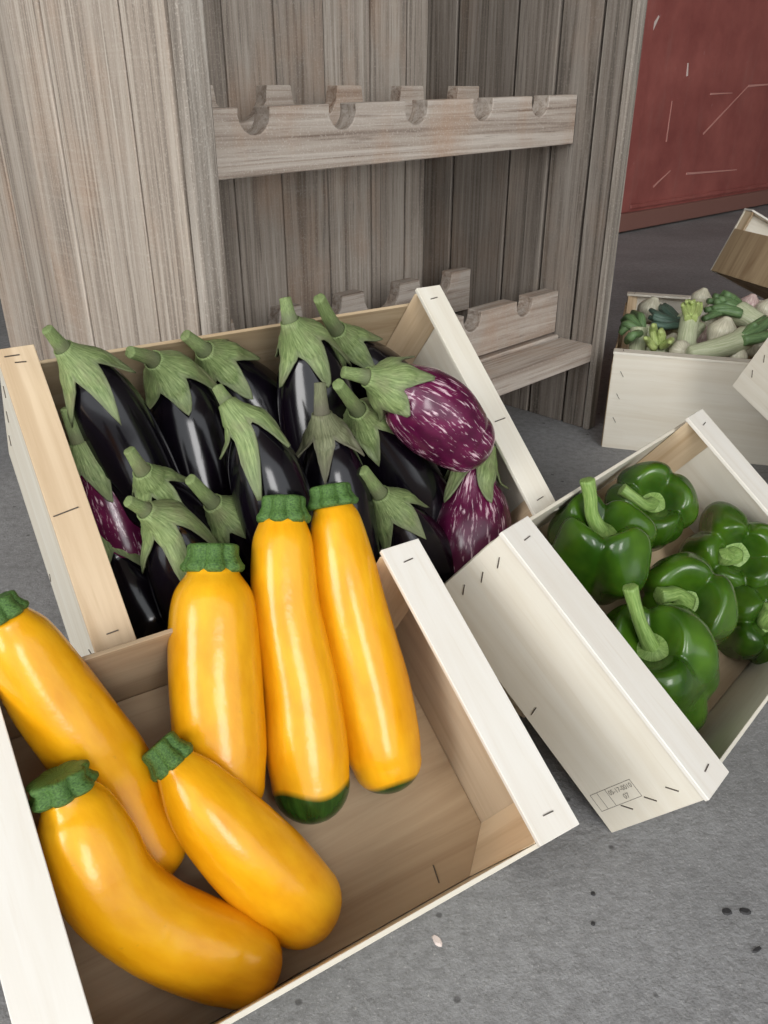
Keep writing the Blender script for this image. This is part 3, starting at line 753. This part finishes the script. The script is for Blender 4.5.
# ================================================================== ONION CRATE AND THE CRATES BEYOND
OM = Matrix.Translation((0.394, 1.367, 0.0015)) @ Matrix.Rotation(math.radians(-17.5 + 90), 4, 'Z')   # local x into the depth, y to the left
OM = OM @ Matrix.Translation((0, -0.285, 0))
oc = crate('wooden_crate', 'pale wooden crate standing flat, full of spring onions', OM, 0.49, 0.285, 0.174, 0.022, 0.022, dict(cap0='ply_y', cap1='ply_y', side='brown_z', back='brown_z', end='ply_y'))
C5 = frame_yt((0, 0, 0), 32, 26)
b0 = at_z(733.5, 386, 0.165)
c5W = 0.372
C5 = Matrix.Translation(b0 - C5.to_3x3() @ Vector((0, c5W, 0))) @ C5
crate('wooden_crate', 'white crate cut off by the right edge, its corner before the onion crate', C5, 0.40, c5W, 0.12, 0.035, 0.022)
C4 = frame_yt((0, 0, 0), 105, 25)
bL = at_z(711, 270, 0.18)
c4L, c4W = 0.42, 0.42
C4 = Matrix.Translation(bL - C4.to_3x3() @ Vector((c4L, c4W, 0))) @ C4
crate('wooden_crate', 'brown rough-sided crate tilted away at the right edge near the red door', C4, c4L, c4W, 0.155, 0.03, 0.05,
      dict(side='brown_z', back='brown_z', end='ply_y', bottom='brown_z'))

def spring_onion(label, stalk, leaves=(), bulb=None, leafmat='on_leaf', stalkmat='on_stalk', name='spring_onion', bulbmat='on_white'):
    P3 = lambda q: (lambda p: (p, q[2] * px_size(p)))(at_z(q[0], q[1], q[3]))
    allp = [P3(q)[0] for q in (stalk or [bulb])]
    root = root_at(name, allp); setp(root, label, 'spring onion' if name == 'spring_onion' else 'onion', 'spring onions in the crate by the rack')
    if bulb:
        p, r = P3(bulb); d = Vector((0.3, 0.2, 1)).normalized()
        if stalk:
            d = (P3(stalk[0])[0] - p); d = d.normalized() if d.length > 1e-4 else Vector((0, 0, 1))
        t = Tube([(p - d * r * 0.5, r * 0.82), (p, r), (p + d * r * 0.45, r * 0.86), (p + d * r * 0.95, r * 0.34)], 14)
        tube_obj('bulb', t, M[bulbmat], root, 26, 0.6, 0.5, None, None, 5)
    if stalk:
        tube_obj('stalk', Tube([P3(q) for q in stalk], 12), M[stalkmat], root, 16, 0.3, 0.1, lambda th, t: 1 + 0.04 * math.cos(4 * th), None, 3)
    for lf in leaves:
        for twin in (0, 1):
            jx, jy = (0, 0) if not twin else (random.uniform(-3.5, 3.5), random.uniform(-4.5, 2.5))
            pts = [(q[0] + jx * k / 2, q[1] + jy * k / 2, q[2] * (0.78 if k < 2 else 0.62), q[3] + 0.004 * twin) for k, q in enumerate(lf)]
            if twin: pts[-1] = (pts[-1][0] * 0.6 + pts[-2][0] * 0.4, pts[-1][1] * 0.6 + pts[-2][1] * 0.4, pts[-1][2], pts[-1][3])
            tube_obj('leaf', Tube([P3(q) for q in pts], 10), M[leafmat], root, 12, 0.1, 0.0, lambda th, t: 1 + 0.12 * math.cos(2 * th), None, 2)
spring_onion('crumpled dark green spring onion tops hanging over the left side', [(652, 341, 8, .155), (640, 331, 9, .17)],
             [[(642, 333, 6, .17), (632, 318, 6, .19), (622, 322, 5, .18)], [(642, 333, 6, .17), (629, 326, 6, .185), (620, 334, 5, .17)], [(641, 333, 6, .17), (634, 335, 6, .18), (626, 342, 5, .165)], [(642, 331, 6, .17), (640, 318, 6, .19), (633, 313, 5, .19)]])
spring_onion('short pale cut spring onion stalk upright in the left corner', [(637, 356, 8, .14), (638, 340, 8, .165), (639, 328, 8.5, .185)])
spring_onion('spring onion with yellow-green split leaves near the front rim', [(658, 358, 10, .14), (657, 346, 10, .16)],
             [[(656, 347, 6, .16), (654, 332, 6, .185), (655, 324, 3, .2)], [(660, 346, 6, .16), (662, 336, 6, .18), (661, 329, 4, .19)], [(654, 348, 6, .16), (649, 341, 5, .175), (646, 338, 3, .185)], [(662, 347, 5, .16), (670, 341, 5, .175), (672, 340, 3, .18)]], None, 'on_leaf_yellow')
spring_onion('blue-green spring onion leaves fanned out to the left', [(700, 332, 9, .165), (685, 326, 9, .17), (676, 322, 10, .175)],
             [[(678, 322, 6, .175), (664, 311, 5.5, .185), (657, 304, 4, .19)], [(678, 323, 6, .175), (660, 316, 5.5, .185), (651, 310, 4, .19)], [(678, 324, 6, .175), (660, 321, 5.5, .18), (649, 317, 4, .185)], [(678, 325, 6, .175), (664, 327, 5, .175), (651, 324, 4, .18)], [(680, 322, 6, .175), (671, 311, 5, .185), (665, 305, 4, .19)]], None, 'on_leaf_blue')
spring_onion('upright pale spring onion with a frayed yellow-green top', [(685, 352, 10, .15), (687, 336, 9, .175), (690, 318, 9, .2)],
             [[(688, 319, 5, .2), (685, 309, 4, .212), (683, 303, 2.5, .22)], [(690, 318, 5, .2), (689, 307, 4, .215), (689, 300, 2.5, .225)], [(692, 318, 5, .2), (694, 307, 4, .215), (694, 300, 2.5, .225)], [(694, 319, 5, .2), (699, 310, 5, .21), (701, 303, 3, .22)]], None, 'on_leaf_yellow')
spring_onion('thick green spring onion with cut leaves pointing up at the back', [(762, 326, 10, .17), (748, 318, 11, .18), (738, 313, 12, .185)],
             [[(741, 314, 7, .185), (722, 312, 6, .19), (704, 319, 5, .185)], [(741, 313, 7, .185), (722, 308, 6, .195), (706, 310, 5, .195)], [(741, 312, 7, .185), (724, 303, 6, .20), (708, 301, 5, .205)], [(742, 312, 7, .185), (728, 301, 6, .20), (714, 296, 5.5, .21)], [(744, 312, 8, .185), (734, 301, 7, .2), (722, 292, 5.5, .215)]])
spring_onion('leek-like spring onion lying along the front rim with dark leaves', [(690, 354, 8, .165), (712, 350, 10, .17), (735, 343, 11, .175), (744, 338, 12, .178)],
             [[(742, 339, 9, .178), (756, 331, 9, .185), (772, 319, 8, .195)], [(742, 341, 8, .178), (758, 338, 8, .18), (775, 332, 7, .185)], [(741, 338, 7, .18), (752, 328, 7, .19), (764, 318, 5, .2)]], (680, 351, 11, .16))
for lab, b, bm in (('round white onion bulb in the middle of the onion crate', (722, 333, 15, .172), 'on_white'), ('pale green onion bulb at the back left of the onion crate', (650, 311, 13, .178), 'on_white'),
                   ('small bright white onion bulb at the back rim', (701, 299, 10, .190), 'on_white'), ('rosy onion bulb at the back right under the tilted crate', (749, 306, 11, .182), 'on_purple'),
                   ('pale onion bulb cut off by the right edge', (767, 311, 12, .180), 'on_white'), ('onion bulb between the two upright stalks at the front', (671, 345, 11, .15), 'on_white'),
                   ('shaded onion bulb right of the frayed upright stalk', (704, 339, 11, .150), 'on_purple'), ('small pale onion bulb above the round white one', (708, 323, 10, .155), 'on_white'),
                   ('onion bulb peeping over the front rim beside the white crate corner', (735, 357, 12, .15), 'on_white')):
    spring_onion(lab, None, (), b, name='onion', bulbmat=bm)
# layers of onions lower in the crate that show only through the gaps
for k, (x, y, r, z, lab) in enumerate((
        (643, 342, 13, .13, 'onion bulb deep behind the short pale cut stalk'), (668, 328, 13, .145, 'onion bulb under the blue-green fanned leaves'),
        (725, 316, 12, .16, 'onion bulb under the cut ends of the thick green leaves'), (745, 326, 13, .15, 'onion bulb beneath the thick green stalk at the back'),
        (756, 347, 12, .14, 'onion bulb beneath the dark leaves at the right'), (703, 354, 12, .13, 'onion bulb under the stalk lying along the front rim'),
        (679, 336, 12, .14, 'onion bulb just left of the frayed upright stalk'), (765, 334, 12, .14, 'onion bulb behind the white crate corner at the right edge'))):
    spring_onion(lab, None, (), (x, y, r, z), name='onion', bulbmat='on_purple' if k % 2 else 'on_white')

# ================================================================== small things on the floor
def bit(name, label, cat, x, y, rx, ry, ang, mat, h=0.0015):
    p = at_z(x, y, 0); u = px_size(p); n = 9; V = []
    ca, sa = math.cos(ang), math.sin(ang)
    for z, k in ((0.0, 1.0), (h, 0.75)):
        for i in range(n):
            a = 2 * PI * i / n; w = random.uniform(0.8, 1.15) * k
            dx, dy = rx * u * math.cos(a) * w, ry * u * math.sin(a) * w
            V.append((dx * ca - dy * sa, dx * sa + dy * ca, z))
    F = [tuple(range(n))[::-1], tuple(range(n, 2 * n))] + [(i, (i + 1) % n, n + (i + 1) % n, n + i) for i in range(n)]
    o = mesh_obj(name, V, F, mat); o.location = p; setp(o, label, cat)
M['dark_bit'] = plain('dark_chip', srgb(48, 47, 48), 0.7)
bit('wood_chip', 'small white wood splinter on the concrete before the courgette crate', 'chip', 437, 941, 4, 7, 0.5, M['chip'])
bit('stone_chip', 'dark oval stone chip on the concrete, left of a pair', 'stone', 727, 912, 5, 4.5, 0.3, M['dark_bit'])
bit('stone_chip', 'dark oval stone chip on the concrete, right of a pair', 'stone', 745, 911.5, 6, 4, 0.0, M['dark_bit'])
bit('twig', 'short dark twig on the concrete at the lower right', 'twig', 757, 950, 7, 2.2, 0.5, M['dark_bit'])
bit('stone_chip', 'tiny black stone chip at the top of the bare concrete', 'stone', 593, 894, 2.6, 2.4, 0.0, M['dark_bit'])
bit('stone_chip', 'tiny black stone chip lower down the bare concrete', 'stone', 593, 924, 2.6, 2.4, 0.0, M['dark_bit'])
